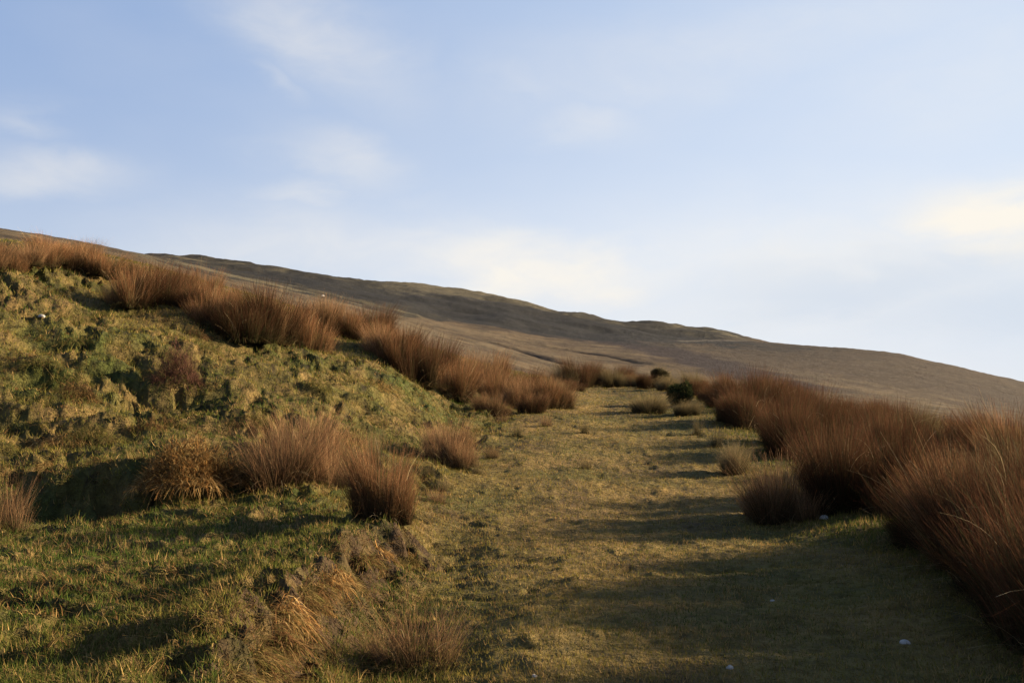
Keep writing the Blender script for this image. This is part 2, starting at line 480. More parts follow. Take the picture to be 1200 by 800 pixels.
def ground_material():
    m, N, L = new_mat('moor_turf')
    out, b = N('ShaderNodeOutputMaterial'), N('ShaderNodeBsdfPrincipled')
    at = N('ShaderNodeAttribute')
    at.attribute_name = 'cover'
    geo = N('ShaderNodeNewGeometry')
    n1 = N('ShaderNodeTexNoise')
    n1.inputs['Scale'].default_value = 9
    n1.inputs['Detail'].default_value = 6
    n1.inputs['Roughness'].default_value = 0.65
    L(geo.outputs['Position'], n1.inputs['Vector'])
    n2 = N('ShaderNodeTexNoise')
    n2.inputs['Scale'].default_value = 0.6
    n2.inputs['Detail'].default_value = 8
    n2.inputs['Roughness'].default_value = 0.7
    L(geo.outputs['Position'], n2.inputs['Vector'])
    mr = N('ShaderNodeMapRange')
    L(n1.outputs['Fac'], mr.inputs['Value'])
    mr.inputs['From Min'].default_value, mr.inputs['From Max'].default_value = 0.3, 0.7
    mr.inputs['To Min'].default_value, mr.inputs['To Max'].default_value = 0.38, 0.98
    mr2 = N('ShaderNodeMapRange')
    L(n2.outputs['Fac'], mr2.inputs['Value'])
    mr2.inputs['From Min'].default_value, mr2.inputs['From Max'].default_value = 0.3, 0.7
    mr2.inputs['To Min'].default_value, mr2.inputs['To Max'].default_value = 0.75, 1.25
    mu = N('ShaderNodeMath')
    mu.operation = 'MULTIPLY'
    L(mr.outputs[0], mu.inputs[0])
    L(mr2.outputs[0], mu.inputs[1])
    vm = N('ShaderNodeVectorMath')
    vm.operation = 'SCALE'
    L(at.outputs['Color'], vm.inputs[0])
    L(mu.outputs[0], vm.inputs['Scale'])
    L(vm.outputs[0], b.inputs['Base Color'])
    b.inputs['Roughness'].default_value = 0.95
    b.inputs['Specular IOR Level'].default_value = 0.1
    bu = N('ShaderNodeBump')
    bu.inputs['Strength'].default_value = 0.7
    bu.inputs['Distance'].default_value = 0.12
    L(n1.outputs['Fac'], bu.inputs['Height'])
    bu2 = N('ShaderNodeBump')
    bu2.inputs['Strength'].default_value = 0.8
    bu2.inputs['Distance'].default_value = 0.7
    L(n2.outputs['Fac'], bu2.inputs['Height'])
    L(bu2.outputs[0], bu.inputs['Normal'])
    L(bu.outputs[0], b.inputs['Normal'])
    L(b.outputs[0], out.inputs['Surface'])
    return m


def blade_material(name, trans=0.35, var=0.35):
    """colour comes from the blade's own tint attribute; some light passes through"""
    m, N, L = new_mat(name)
    out = N('ShaderNodeOutputMaterial')
    at = N('ShaderNodeAttribute')
    at.attribute_name = 'tint'
    oi = N('ShaderNodeObjectInfo')
    mr = N('ShaderNodeMapRange')
    L(oi.outputs['Random'], mr.inputs['Value'])
    mr.inputs['To Min'].default_value, mr.inputs['To Max'].default_value = 1 - var, 1 + var
    vm = N('ShaderNodeVectorMath')
    vm.operation = 'SCALE'
    L(at.outputs['Color'], vm.inputs[0])
    L(mr.outputs[0], vm.inputs['Scale'])
    d, t, mx = N('ShaderNodeBsdfDiffuse'), N('ShaderNodeBsdfTranslucent'), N('ShaderNodeMixShader')
    L(vm.outputs[0], d.inputs['Color'])
    L(vm.outputs[0], t.inputs['Color'])
    mx.inputs[0].default_value = trans
    L(d.outputs[0], mx.inputs[1])
    L(t.outputs[0], mx.inputs[2])
    L(mx.outputs[0], out.inputs['Surface'])
    return m


def stone_material():
    m, N, L = new_mat('pale_stone')
    out, b = N('ShaderNodeOutputMaterial'), N('ShaderNodeBsdfPrincipled')
    geo = N('ShaderNodeNewGeometry')
    n = N('ShaderNodeTexNoise')
    n.inputs['Scale'].default_value = 30
    n.inputs['Detail'].default_value = 6
    L(geo.outputs['Position'], n.inputs['Vector'])
    cr = N('ShaderNodeValToRGB')
    cr.color_ramp.elements[0].color = (.22, .20, .17, 1)
    cr.color_ramp.elements[1].color = (.27, .25, .22, 1)
    cr.color_ramp.elements[0].position, cr.color_ramp.elements[1].position = .35, .6
    L(n.outputs['Fac'], cr.inputs[0])
    L(cr.outputs[0], b.inputs['Base Color'])
    b.inputs['Roughness'].default_value = 0.85
    L(b.outputs[0], out.inputs['Surface'])
    return m


M_GROUND = ground_material()
M_GRASS = blade_material('grass_blade', 0.30, 0.0)
M_RUSH = blade_material('rush_stem', 0.22, 0.30)
M_STRAW = blade_material('dead_straw', 0.30, 0.25)
M_LEAF = blade_material('shrub_leaf', 0.20, 0.15)
M_STONE = stone_material()


# ------------------------------------------------------------------ mesh makers
def mesh_np(name, verts, faces_flat, loop_sizes, mat, colors=None, attr='tint', smooth=False):
    me = bpy.data.meshes.new(name)
    nv, nf, nl = len(verts), len(loop_sizes), len(faces_flat)
    me.vertices.add(nv)
    me.loops.add(nl)
    me.polygons.add(nf)
    me.vertices.foreach_set('co', np.ascontiguousarray(verts, np.float32).ravel())
    me.loops.foreach_set('vertex_index', np.ascontiguousarray(faces_flat, np.int32))
    me.polygons.foreach_set('loop_start', np.ascontiguousarray(np.r_[0, np.cumsum(loop_sizes)[:-1]], np.int32))
    if smooth:
        me.polygons.foreach_set('use_smooth', np.ones(nf, bool))
    if colors is not None:
        a = me.attributes.new(attr, 'FLOAT_COLOR', 'POINT')
        a.data.foreach_set('color', np.ascontiguousarray(np.c_[colors, np.ones(nv)], np.float32).ravel())
    me.update(calc_edges=True)
    me.materials.append(mat)
    return me


def link(name, me, parent=None):
    o = bpy.data.objects.new(name, me)
    COL.objects.link(o)
    if parent is not None:
        o.parent = parent
    return o


def tag(o, label=None, cat=None, group=None, kind=None):
    if label:
        o['label'] = label
    if cat:
        o['category'] = cat
    if group:
        o['group'] = group
    if kind:
        o['kind'] = kind
    return o


def ribbons(base, direc, length, width, bend, segs, tint0, tint1, rng, face=None, tip=0.25, tpow=1.0):
    """many curved blades at once. base (n,3), direc (n,3) unit start direction, bend (n,3) added quadratically"""
    n = len(base)
    t = np.linspace(0, 1, segs + 1)
    path = base[:, None, :] + direc[:, None, :] * (length[:, None] * t)[:, :, None] + bend[:, None, :] * (t ** 2)[None, :, None]
    if face is None:
        face = rng.uniform(0, 2 * math.pi, n)
    side = np.stack([np.cos(face), np.sin(face), np.zeros(n)], 1)
    w = width[:, None] * (1 - (1 - tip) * t[None, :])
    left = path - side[:, None, :] * (w * .5)[:, :, None]
    right = path + side[:, None, :] * (w * .5)[:, :, None]
    v = np.stack([left, right], 2).reshape(n * (segs + 1) * 2, 3)
    i0 = (np.arange(n) * (segs + 1) * 2)[:, None] + (np.arange(segs) * 2)[None, :]
    f = np.stack([i0, i0 + 1, i0 + 3, i0 + 2], 2).reshape(-1)
    ls = np.full(n * segs, 4)
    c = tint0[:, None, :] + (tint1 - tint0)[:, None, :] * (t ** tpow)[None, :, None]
    c = np.repeat(c, 2, axis=1).reshape(-1, 3)
    return v, f, ls, c


def join(parts):
    vs, fs, ls, cs, off = [], [], [], [], 0
    for v, f, l, c in parts:
        vs.append(v)
        fs.append(f + off)
        ls.append(l)
        cs.append(c)
        off += len(v)
    return np.concatenate(vs), np.concatenate(fs), np.concatenate(ls), np.concatenate(cs)


# ------------------------------------------------------------------ ground mesh: one sheet from the camera's feet to the horizon
def ground_sheet():
    view = np.linspace(-0.56, 0.56, 780)
    wide = np.linspace(0.56, 2 * math.pi - 0.56, 150)[1:-1]
    th = np.r_[view, wide]
    rad = np.r_[np.exp(np.linspace(math.log(0.8), math.log(3.4), 40))[:-1], np.exp(np.linspace(math.log(3.4), math.log(11), 330))[:-1], np.exp(np.linspace(math.log(11), math.log(48), 220))[:-1],
                np.exp(np.linspace(math.log(48), math.log(750), 230))[:-1], np.exp(np.linspace(math.log(750), math.log(9000), 50))]
    TH, RR = np.meshgrid(th, rad)
    x, y = (RR * np.sin(TH)).ravel(), (RR * np.cos(TH)).ravel()
    z = ground(x, y)
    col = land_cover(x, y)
    nr, nt = len(rad), len(th)
    i = np.arange(nr - 1)[:, None] * nt
    j = np.arange(nt)[None, :]
    j2 = (j + 1) % nt
    f = np.stack([i + j, i + nt + j, i + nt + j2, i + j2], 2).reshape(-1)
    ls = np.full((nr - 1) * nt, 4)
    # close the small hole under the camera
    v = np.c_[x, y, z]
    v = np.r_[v, [[0, 0, -1.6]]]
    col = np.r_[col, col[:1]]
    c = len(v) - 1
    fan = np.stack([np.full(nt, c), np.arange(nt), (np.arange(nt) + 1) % nt], 1).reshape(-1)
    me = mesh_np('ground', v, np.r_[f, fan], np.r_[ls, np.full(nt, 3)], M_GROUND, col, 'cover', True)
    # faces must look up
    o = link('ground', me)
    tag(o, kind='structure')
    if me.polygons[len(ls) // 2].normal.z < 0:
        me.flip_normals()
    return o


ground_sheet()


# ------------------------------------------------------------------ grass (nobody could count it)
def scatter(n, r0, r1, th=0.5, power=1.0):
    u = RNG.uniform(0, 1, n) ** power
    r = np.exp(math.log(r0) + u * (math.log(r1) - math.log(r0)))
    a = RNG.uniform(-th, th, n)
    return r * np.sin(a), r * np.cos(a), r


def short_grass():
    x, y, r = scatter(520000, 3.6, 46)
    t = track_mask(x, y)
    keep = RNG.uniform(0, 1, len(x)) < np.where(t > .5, .75, 1.0)
    dl, sd = signed_line(x, y, SCARP)
    keep &= (np.abs(sd + .05) > .13) | (RNG.uniform(0, 1, len(x)) < .25)
    x, y, r, t = x[keep], y[keep], r[keep], t[keep]
    n = len(x)
    z = ground(x, y)
    n1 = fbm(x * .5, y * .5, 61, 3)
    n2 = fbm(x * 2.2, y * 2.2, 62, 2)
    ln = (0.026 + 0.045 * RNG.uniform(0, 1, n) ** 2 + 0.02 * np.clip(n2, -1, 1)) * (1 - 0.45 * t) * (1 + r / 40)
    wd = 0.0035 + 0.0004 * r
    lean = RNG.normal(0, 0.55, (n, 2))
    dr = np.c_[lean, np.ones(n)]
    dr /= np.linalg.norm(dr, axis=1)[:, None]
    green, yel, str_ = np.array([.056, .078, .016]), np.array([.190, .148, .034]), np.array([.30, .19, .070])
    k = np.clip(0.40 - .40 * sstep(10.5, 8.5, y) * (1 - t) + 1.2 * n1 + RNG.normal(0, .25, n) + 0.45 * t, 0, 1)[:, None]
    c = green + (yel - green) * k
    s = (RNG.uniform(0, 1, n) < np.clip(0.16 + 0.55 * n2 + 0.18 * t, .04, .7))[:, None]
    c = np.where(s, str_ * RNG.uniform(.6, 1.2, (n, 1)), c) * RNG.uniform(.55, 1.1, (n, 1))
    f = RNG.uniform(0, 2 * math.pi, n)
    side = np.stack([np.cos(f), np.sin(f), np.zeros(n)], 1) * (wd * .5)[:, None]
    b = np.c_[x, y, z - 0.006]
    v = np.stack([b - side, b + side, b + dr * ln[:, None]], 1).reshape(-1, 3)
    me = mesh_np('moor_grass', v, np.arange(3 * n), np.full(n, 3), M_GRASS, np.repeat(c, 3, 0))
    tag(link('moor_grass', me), 'short cropped green and straw coloured grass over the bank and track', 'grass', kind='stuff')


def dead_grass():
    """longer bleached blades in drooping tufts on the bank, the shelf and its broken edge"""
    x, y, r = scatter(40000, 3.6, 34)
    t = track_mask(x, y)
    scarp = np.exp(-(dist_line(x, y, SCARP) / 0.38) ** 2)
    pch = fbm(x * .7, y * .7, 63, 3) + 0.4 * fbm(x * 2.6, y * 2.6, 64, 2)
    left = sstep(1.0, -0.4, x - np.interp(y, TY, TL))
    p = np.clip(0.32 + 1.1 * pch, 0, 1) * (1 - t) * left * (0.85 - .5 * sstep(10.5, 8.5, y)) + scarp * 0.4 + 0.10 * t * np.clip(.2 + 1.5 * pch, 0, 1)
    keep = RNG.uniform(0, 1, len(x)) < p
    x, y, r, sc = x[keep], y[keep], r[keep], scarp[keep]
    m = 9
    n = len(x) * m
    bx, by = np.repeat(x, m) + RNG.normal(0, .035, n), np.repeat(y, m) + RNG.normal(0, .035, n)
    rr = np.repeat(r, m)
    tuft_a = np.repeat(RNG.uniform(0, 2 * math.pi, len(x)), m) + RNG.normal(0, 1.0, n)
    gx = (ground(x + .1, y) - ground(x - .1, y)) / .2
    gy = (ground(x, y + .1) - ground(x, y - .1)) / .2
    down = -np.c_[np.repeat(gx, m), np.repeat(gy, m)]
    ln = RNG.uniform(.04, .125, n) * (1 - .25 * np.repeat(sc, m)) * (1 - .6 * np.repeat(track_mask(x, y), m))
    out = np.c_[np.cos(tuft_a), np.sin(tuft_a)] * .7 + down * 1.2
    dr = np.c_[out * 0.55, np.ones(n)]
    dr /= np.linalg.norm(dr, axis=1)[:, None]
    bend = np.c_[out * ln[:, None] * .6, -ln * RNG.uniform(.35, .85, n)]
    base = np.c_[bx, by, np.repeat(ground(x, y), m) - 0.01]
    st, br, gr = np.array([.27, .175, .065]), np.array([.155, .080, .030]), np.array([.12, .115, .030])
    q = RNG.uniform(0, 1, n) + 0.25 * np.repeat(fbm(x * .6, y * .6, 65, 2), m) * 2
    c = np.where((q < .22)[:, None], gr, np.where((q < .62)[:, None], st, br)) * RNG.uniform(.7, 1.2, (n, 1))
    v, f, ls, cc = ribbons(base, dr, ln, 0.0045 + 0.0003 * rr, bend, 3, c * .85, c, RNG)
    me = mesh_np('dead_grass', v, f, ls, M_STRAW, cc)
    tag(link('dead_grass', me), 'bleached drooping tufts of dead grass across the left bank', 'grass', kind='stuff')


short_grass()
dead_grass()


# ------------------------------------------------------------------ rush tussocks
def rush_meshes(seed, n=1500, rad=0.30, green=0.3, tipc=(.185, .078, .032)):
    rng = np.random.default_rng(seed)
    # several shoots crowd into one tussock, each with its own height and lean
    k = 8
    ca, cr = rng.uniform(0, 2 * math.pi, k), rad * np.sqrt(rng.uniform(0, 1, k)) * .85
    ch, cl = rng.uniform(.50, 1.0, k), rng.normal(0, .12, (k, 2))
    w = rng.integers(0, k, n)
    a = rng.uniform(0, 2 * math.pi, n)
    q = np.sqrt(rng.uniform(0, 1, n))
    bx = cr[w] * np.cos(ca[w]) + rad * .30 * q * np.cos(a)
    by = cr[w] * np.sin(ca[w]) + rad * .30 * q * np.sin(a)
    rr, a = np.hypot(bx, by), np.arctan2(by, bx)
    ln = ch[w] * rng.uniform(.30, 1.0, n) ** .75 * (1.0 - 0.22 * np.minimum(rr / rad, 1.2) ** 2)
    ln = np.where(rng.uniform(0, 1, n) < .05, ln * 1.12, ln)
    spread = 0.17 * rr / rad
    dr = np.c_[np.cos(a) * spread + cl[w, 0] + rng.normal(0, .15, n), np.sin(a) * spread + cl[w, 1] + rng.normal(0, .15, n), np.ones(n)]
    dr /= np.linalg.norm(dr, axis=1)[:, None]
    be = rng.uniform(0, 2 * math.pi, n)
    bm_ = ln * rng.uniform(0, .34, n) ** 1.3
    bend = np.c_[np.cos(be) * bm_ + np.cos(a) * ln * .09, np.sin(be) * bm_ + np.sin(a) * ln * .09, -ln * rng.uniform(0, .12, n)]
    brk = rng.uniform(0, 1, n) < .09
    bend[brk] += np.c_[np.cos(be) * ln * .45, np.sin(be) * ln * .45, -ln * rng.uniform(.3, .8, n)][brk]
    low = np.array([.030, .023, .012])  # dark sheaths, tinted darker still to paint in shade at the tussock foot
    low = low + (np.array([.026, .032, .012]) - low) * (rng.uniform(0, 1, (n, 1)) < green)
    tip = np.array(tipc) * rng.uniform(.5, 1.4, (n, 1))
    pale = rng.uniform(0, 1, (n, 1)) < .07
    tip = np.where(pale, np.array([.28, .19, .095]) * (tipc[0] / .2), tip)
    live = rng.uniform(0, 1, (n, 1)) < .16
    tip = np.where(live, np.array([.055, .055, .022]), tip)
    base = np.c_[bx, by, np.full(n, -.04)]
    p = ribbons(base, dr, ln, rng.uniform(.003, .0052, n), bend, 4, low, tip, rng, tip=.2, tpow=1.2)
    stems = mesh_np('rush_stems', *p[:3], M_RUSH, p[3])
    # bent pale dead stalks
    k = 26
    a = rng.uniform(0, 2 * math.pi, k)
    rr = rad * rng.uniform(.5, 1.15, k)
    ln2 = rng.uniform(.15, .38, k)
    dr2 = np.c_[np.cos(a) * .7 + rng.normal(0, .3, k), np.sin(a) * .7 + rng.normal(0, .3, k), np.ones(k)]
    dr2 /= np.linalg.norm(dr2, axis=1)[:, None]
    bend2 = np.c_[np.cos(a) * ln2 * .35, np.sin(a) * ln2 * .35, -ln2 * rng.uniform(.1, .7, k)]
    st = np.array([.36, .27, .145]) * rng.uniform(.6, 1.2, (k, 1))
    p = ribbons(np.c_[rr * np.cos(a), rr * np.sin(a), np.where(np.arange(k) % 2, 0, rng.uniform(.05, .45, k))], dr2, ln2, rng.uniform(.003, .0055, k), bend2, 5, st * .8, st, rng, tip=.5)
    stalks = p
    # matted skirt of dead leaves at the foot
    k = 260
    a = rng.uniform(0, 2 * math.pi, k)
    rr = rad * rng.uniform(.4, .95, k)
    ln3 = rng.uniform(.14, .34, k)
    dr3 = np.c_[np.cos(a) * .8 + rng.normal(0, .25, k), np.sin(a) * .8 + rng.normal(0, .25, k), np.ones(k)]
    dr3 /= np.linalg.norm(dr3, axis=1)[:, None]
    bend3 = np.c_[np.cos(a) * ln3 * .5, np.sin(a) * ln3 * .5, -ln3 * rng.uniform(.4, 1.0, k)]
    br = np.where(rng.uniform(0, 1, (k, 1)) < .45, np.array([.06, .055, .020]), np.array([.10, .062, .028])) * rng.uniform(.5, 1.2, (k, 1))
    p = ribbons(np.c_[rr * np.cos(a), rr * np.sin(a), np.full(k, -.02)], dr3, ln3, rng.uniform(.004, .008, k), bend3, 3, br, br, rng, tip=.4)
    p = join([stalks, p])
    skirt = mesh_np('dead_thatch', *p[:3], M_STRAW, p[3])
    return stems, skirt


TAN, RED, DUN = (.28, .150, .073), (.100, .043, .022), (.20, .145, .070)
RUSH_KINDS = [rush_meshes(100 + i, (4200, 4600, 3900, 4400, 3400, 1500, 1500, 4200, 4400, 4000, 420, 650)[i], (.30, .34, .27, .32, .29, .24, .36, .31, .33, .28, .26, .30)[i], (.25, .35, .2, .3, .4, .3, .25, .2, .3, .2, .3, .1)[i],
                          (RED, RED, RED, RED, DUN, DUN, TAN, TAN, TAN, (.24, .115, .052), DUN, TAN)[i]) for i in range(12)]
G_RIGHT = 'rush tussocks in the belt along the right of the track'
G_LEFT = 'rush tussocks in the belt along the crest of the left bank'


def make_rush(x, y, height, label, group=None, width=1.0, kind=None, z=None, cat='rush tussock'):
    k = kind
    if k is None:
        k = random.choice((0, 1, 2, 3, 0, 1, 2, 3, 4, 9)) if group == G_RIGHT else random.choice((7, 8, 9, 9, 9, 0, 1)) if group == G_LEFT else random.choice((7, 8, 9, 4))
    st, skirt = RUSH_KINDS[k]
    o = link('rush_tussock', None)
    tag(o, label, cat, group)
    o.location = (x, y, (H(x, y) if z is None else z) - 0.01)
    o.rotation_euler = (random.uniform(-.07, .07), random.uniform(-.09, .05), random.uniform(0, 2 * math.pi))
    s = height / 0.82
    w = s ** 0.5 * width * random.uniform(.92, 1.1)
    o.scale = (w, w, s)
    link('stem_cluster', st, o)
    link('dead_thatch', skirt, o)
    return o


def px_rush(px, py, ph, *a, dmin=4.0, dmax=60.0, **kw):
    x, y = hit(px, py, dmin, dmax)
    return make_rush(x, y, ph * y / F_PX, *a, **kw)


# single tussocks one can point at
G_SINGLE = 'single rush tussocks scattered on the grass'
px_rush(452, 612, 112, 'tall thin rush tussock at the broken shelf edge, its long shadow lying to the left', G_SINGLE, width=.8, dmin=8)
px_rush(492, 772, 92, 'low straggly rush tussock nearest the camera, bottom centre', G_SINGLE, width=1.0, kind=11, dmin=4.5)
px_rush(452, 766, 62, 'sparse rush tuft joined to the left of the nearest straggly tussock', G_SINGLE, width=.8, kind=11, dmin=4.5)
px_rush(330, 572, 80, 'wide dark based rush tussock left end of the clump at the foot of the bank', G_SINGLE, width=1.25, dmin=9)
px_rush(385, 566, 78, 'rush tussock at the right end of the clump at the foot of the bank', G_SINGLE, width=1.1, dmin=9)
px_rush(358, 556, 80, 'rush tussock in the middle of the clump at the foot of the bank', G_SINGLE, width=1.1, dmin=9)
px_rush(525, 540, 55, 'rounded reddish rush tussock alone beside the left edge of the track', G_SINGLE, width=1.1, dmin=11)
px_rush(545, 546, 40, 'small rush tuft leaning on the rounded reddish tussock by the track', G_SINGLE, width=.9, kind=6, dmin=11)
px_rush(686, 548, 26, 'tiny dark rush tuft alone in the middle of the track', G_SINGLE, width=.55, kind=10, dmin=11)
px_rush(684, 508, 20, 'pale low rush tuft at the left of the track, farther off', G_SINGLE, width=.6, kind=10, dmin=15)
px_rush(6, 628, 80, 'straw coloured tall tuft cut by the left edge of the photo', G_SINGLE, width=.8, kind=11, dmin=8)
px_rush(520, 570, 26, 'thin low tuft of pale stems below the rounded reddish tussock', G_SINGLE, width=.5, kind=10, dmin=10)
px_rush(860, 553, 46, 'greenish low rush tuft at the edge of the right hand belt, beside the lone bush', G_SINGLE, width=.8, kind=4, dmin=11)
px_rush(915, 612, 85, 'rounded rush bush standing forward of the right hand belt, shading the track', G_SINGLE, width=1.35, dmin=9)
px_rush(760, 484, 28, 'pale rounded tussock on the right of the track in front of the dark green bush', G_SINGLE, width=1.4, kind=4, dmin=19)
px_rush(655, 478, 40, 'pinkish rush tussock ending the left belt beside the far track', G_SINGLE, width=1.2, dmin=19)

# belt along the crest of the left bank: front row walked out, then more behind it
G_LEFT = 'rush tussocks in the belt along the crest of the left bank'
L_LEFT = ['orange brown rush tussock in the thin upper end of the left bank belt',
          'dense rush tussock in the thick middle of the left bank belt',
          'rusty rush tussock in the lower belt where the left bank runs down to the track']
FRONT_LEFT = [(-40, 312, 42), (-10, 312, 40), (8, 312, 42), (32, 314, 40), (60, 318, 40), (84, 322, 40), (118, 332, 44), (150, 364, 60), (180, 364, 62),
              (205, 352, 45), (250, 385, 56), (285, 402, 74), (315, 405, 76), (342, 402, 70), (380, 392, 46), (405, 395, 42), (432, 400, 46), (462, 430, 60),
              (488, 448, 72), (518, 452, 68), (552, 460, 58), (590, 472, 52), (622, 478, 45), (575, 482, 40)]
for px, py, ph in FRONT_LEFT:
    x, y = hit(px, py, 12, 45)
    lab = L_LEFT[0 if px < 225 else 1 if px < 450 else 2]
    make_rush(x, y, ph * (1.02 if px < 450 else .9) * y / F_PX, lab, G_LEFT, width=1.1)
    for q in range(random.choice((1, 1, 2)) if px < 450 else random.choice((1, 2, 3))):
        xx, yy = x + random.uniform(-.7, .9), y + random.uniform(.3, 1.0) + q * .9
        make_rush(xx, yy, ph * y / F_PX * random.uniform(.65, 1.1), lab, G_LEFT, width=1.05)

# far end of the track
G_END = 'rush tussocks closing the far end of the track'
L_END = 'small rusty rush tussock in the row across the far end of the track'
for px, py, ph in [(662, 447, 30), (680, 449, 26), (700, 449, 26), (718, 450, 24), (738, 452, 26), (752, 453, 22), (772, 454, 24), (812, 456, 26), (826, 458, 24), (690, 446, 28), (725, 446, 24), (785, 452, 20), (842, 462, 28)]:
    y = random.uniform(32, 36)
    x = (px - CX) / F_PX * y
    make_rush(x, y, ph * random.uniform(.8, 1.5) * y / F_PX, L_END, G_END, width=random.uniform(.9, 1.2), kind=random.choice((0, 1, 4, 9)))

for px, py, ph, kd in [(648, 462, 22, 4), (668, 458, 22, 1), (694, 452, 30, 0), (732, 453, 30, 0), (756, 455, 26, 1), (815, 464, 24, 0), (838, 472, 30, 1), (780, 458, 24, 4), (806, 486, 22, 4), (852, 478, 40, 1)]:
    px_rush(px, py, ph, 'small dark tussock in the loose scatter around the far end of the track', G_END, width=1.1, kind=kd, dmin=16)
G_EDGE = 'thin pale tufts along the edges of the track'
for px, py, ph in [(640, 500, 20), (606, 512, 22), (578, 536, 22), (560, 556, 20), (512, 588, 24), (632, 484, 22), (818, 508, 26), (838, 524, 30), (500, 556, 30), (545, 520, 22), (590, 490, 24), (470, 560, 40), (425, 560, 40), (440, 545, 50)]:
    px_rush(px, py, ph, 'thin pale tuft of straw coloured stems along the edge of the track', G_EDGE, width=.6, kind=random.choice((10, 10, 11)), dmin=9)

# belt along the right of the track
G_RIGHT = 'rush tussocks in the belt along the right of the track'
L_RIGHT = ['tall shaded rush tussock in the near part of the right hand belt',
           'red brown rush tussock in the middle of the right hand belt',
           'small rusty rush tussock in the far part of the right hand belt']


def right_label(y):
    return L_RIGHT[0 if y < 9 else 1 if y < 16 else 2]


FRONT_RIGHT = [(1290, 760, 230), (1240, 735, 205), (1185, 705, 190), (1150, 665, 165), (1105, 640, 150), (1040, 608, 135), (985, 600, 128), (960, 575, 105), (1150, 665, 170),
               (930, 535, 85), (905, 510, 70), (880, 502, 62), (858, 496, 52), (842, 487, 42), (1015, 570, 115), (1060, 600, 135), (1235, 705, 205)]
placed = []


def in_gap(x, y):
    c = y - 0.176 * x
    return any(abs(c - g) < w for g, w in ((9.35, .42), (12.0, .5), (14.2, .5), (17.2, .6), (20.5, .6)))


for px, py, ph in FRONT_RIGHT:
    x, y = hit(px, py, 4, 45)
    if in_gap(x, y):
        continue
    make_rush(x, y, min(ph * .98 * y / F_PX, 1.05), right_label(y), G_RIGHT, width=1.0)
    placed.append((x, y))
for q in range(24):                        # deep near end of the belt, whose shade fills the corner of the track
    x, y = 3.55 + 2.4 * random.random(), 2.2 + 5.6 * (q + random.random()) / 24
    placed.append((x, y))
    make_rush(x, y, random.uniform(1.05, 1.3), right_label(y), G_RIGHT, width=1.35)
tries = 0
while len(placed) < 122 and tries < 9000:
    tries += 1
    y = 3.6 + 26 * random.random() ** 1.4
    x = np.interp(y, TY, TR) + 0.8 + (3.8 + 0.05 * y) * random.random() ** 1.2
    if in_gap(x, y):
        continue
    if y < 11.5 and x < np.interp(y, [5, 8, 11.5], [3.2, 3.2, 3.05]) + .1:
        continue
    if all((x - a) ** 2 + (y - b) ** 2 > (0.86 if y < 12 else .78) ** 2 for a, b in placed):
        placed.append((x, y))
        make_rush(x, y, random.choice((.5, .65, .85, 1.0, 1.08)) * random.uniform(.92, 1.06), right_label(y), G_RIGHT, width=1.0 if y < 12 else 1.05)


# ------------------------------------------------------------------ bushes, heather and bracken
def leaf_cloud(seed, n, rad, hgt, size, col0, col1, lobes=7):
    rng = np.random.default_rng(seed)
    c = rng.normal(0, 1, (lobes, 3))
    c /= np.linalg.norm(c, axis=1)[:, None]
    c = c * np.array([rad * .55, rad * .55, hgt * .3]) + np.array([0, 0, hgt * .52])
    w = rng.integers(0, lobes, n)
    d = rng.normal(0, 1, (n, 3))
    d /= np.linalg.norm(d, axis=1)[:, None]
    p = c[w] + d * (rng.uniform(.35, 1.0, (n, 1)) ** .5) * np.array([rad * .5, rad * .5, hgt * .3])
    p[:, 2] = np.abs(p[:, 2])
    a = rng.normal(0, 1, (n, 3))
    a = a / np.linalg.norm(a, axis=1)[:, None] * .8 + d * .7
    b = np.cross(a, rng.normal(0, 1, (n, 3)))
    b /= np.linalg.norm(b, axis=1)[:, None]
    s = size * rng.uniform(.6, 1.4, (n, 1))
    v = np.stack([p - b * s * .25, p + b * s * .25, p + a * s], 1).reshape(-1, 3)
    t = rng.uniform(0, 1, (n, 1))
    col = np.repeat(col0 + (col1 - col0) * t, 3, 0)
    return v, np.arange(3 * n), np.full(n, 3), col


def branch_mesh(seed, k, rad, hgt, col):
    rng = np.random.default_rng(seed)
    a = rng.uniform(0, 2 * math.pi, k)
    ln = hgt * rng.uniform(.5, .9, k)
    dr = np.c_[np.cos(a) * .7, np.sin(a) * .7, np.ones(k)]
    dr /= np.linalg.norm(dr, axis=1)[:, None]
    b = np.c_[np.cos(a) * .05, np.sin(a) * .05, np.full(k, -.05)]
    bend = np.c_[np.cos(a) * rad * .2, np.sin(a) * rad * .2, np.zeros(k)]
    c = np.tile(np.array(col), (k, 1))
    p1 = ribbons(b, dr, ln, np.full(k, .02), bend, 4, c, c, rng, face=a)
    p2 = ribbons(b, dr, ln, np.full(k, .02), bend, 4, c, c, rng, face=a + math.pi / 2)
    return join([p1, p2])


def bush(name, px, py, ph, pw, label, cat, c0, c1, dmin, seed, leaf=.05, n=3500, depth=None):
    x, y = hit(px, py, dmin, 60)
    if depth:
        y = depth
        x = (px - CX) / F_PX * y
    h, rad = ph * y / F_PX, pw * y / F_PX / 2
    p = leaf_cloud(seed, n, rad, h, leaf, np.array(c0), np.array(c1))
    o = link(name, mesh_np(name, *p[:3], M_LEAF, p[3]))
    tag(o, label, cat)
    o.location = (x, y, H(x, y) - .03)
    q = branch_mesh(seed + 1, 14, rad, h, (.05, .035, .025))
    link('branches', mesh_np('branches', *q[:3], M_STRAW, q[3]), o)
    return o


bush('gorse_bush', 797, 474, 32, 30, 'dark green rounded gorse bush beside the far right of the track', 'bush', (.020, .026, .010), (.045, .048, .018), 18, 301, depth=24)
bush('gorse_bush', 773, 452, 22, 24, 'low olive gorse bush behind the far end of the track', 'bush', (.028, .026, .013), (.062, .050, .024), 25, 305, depth=34.5)

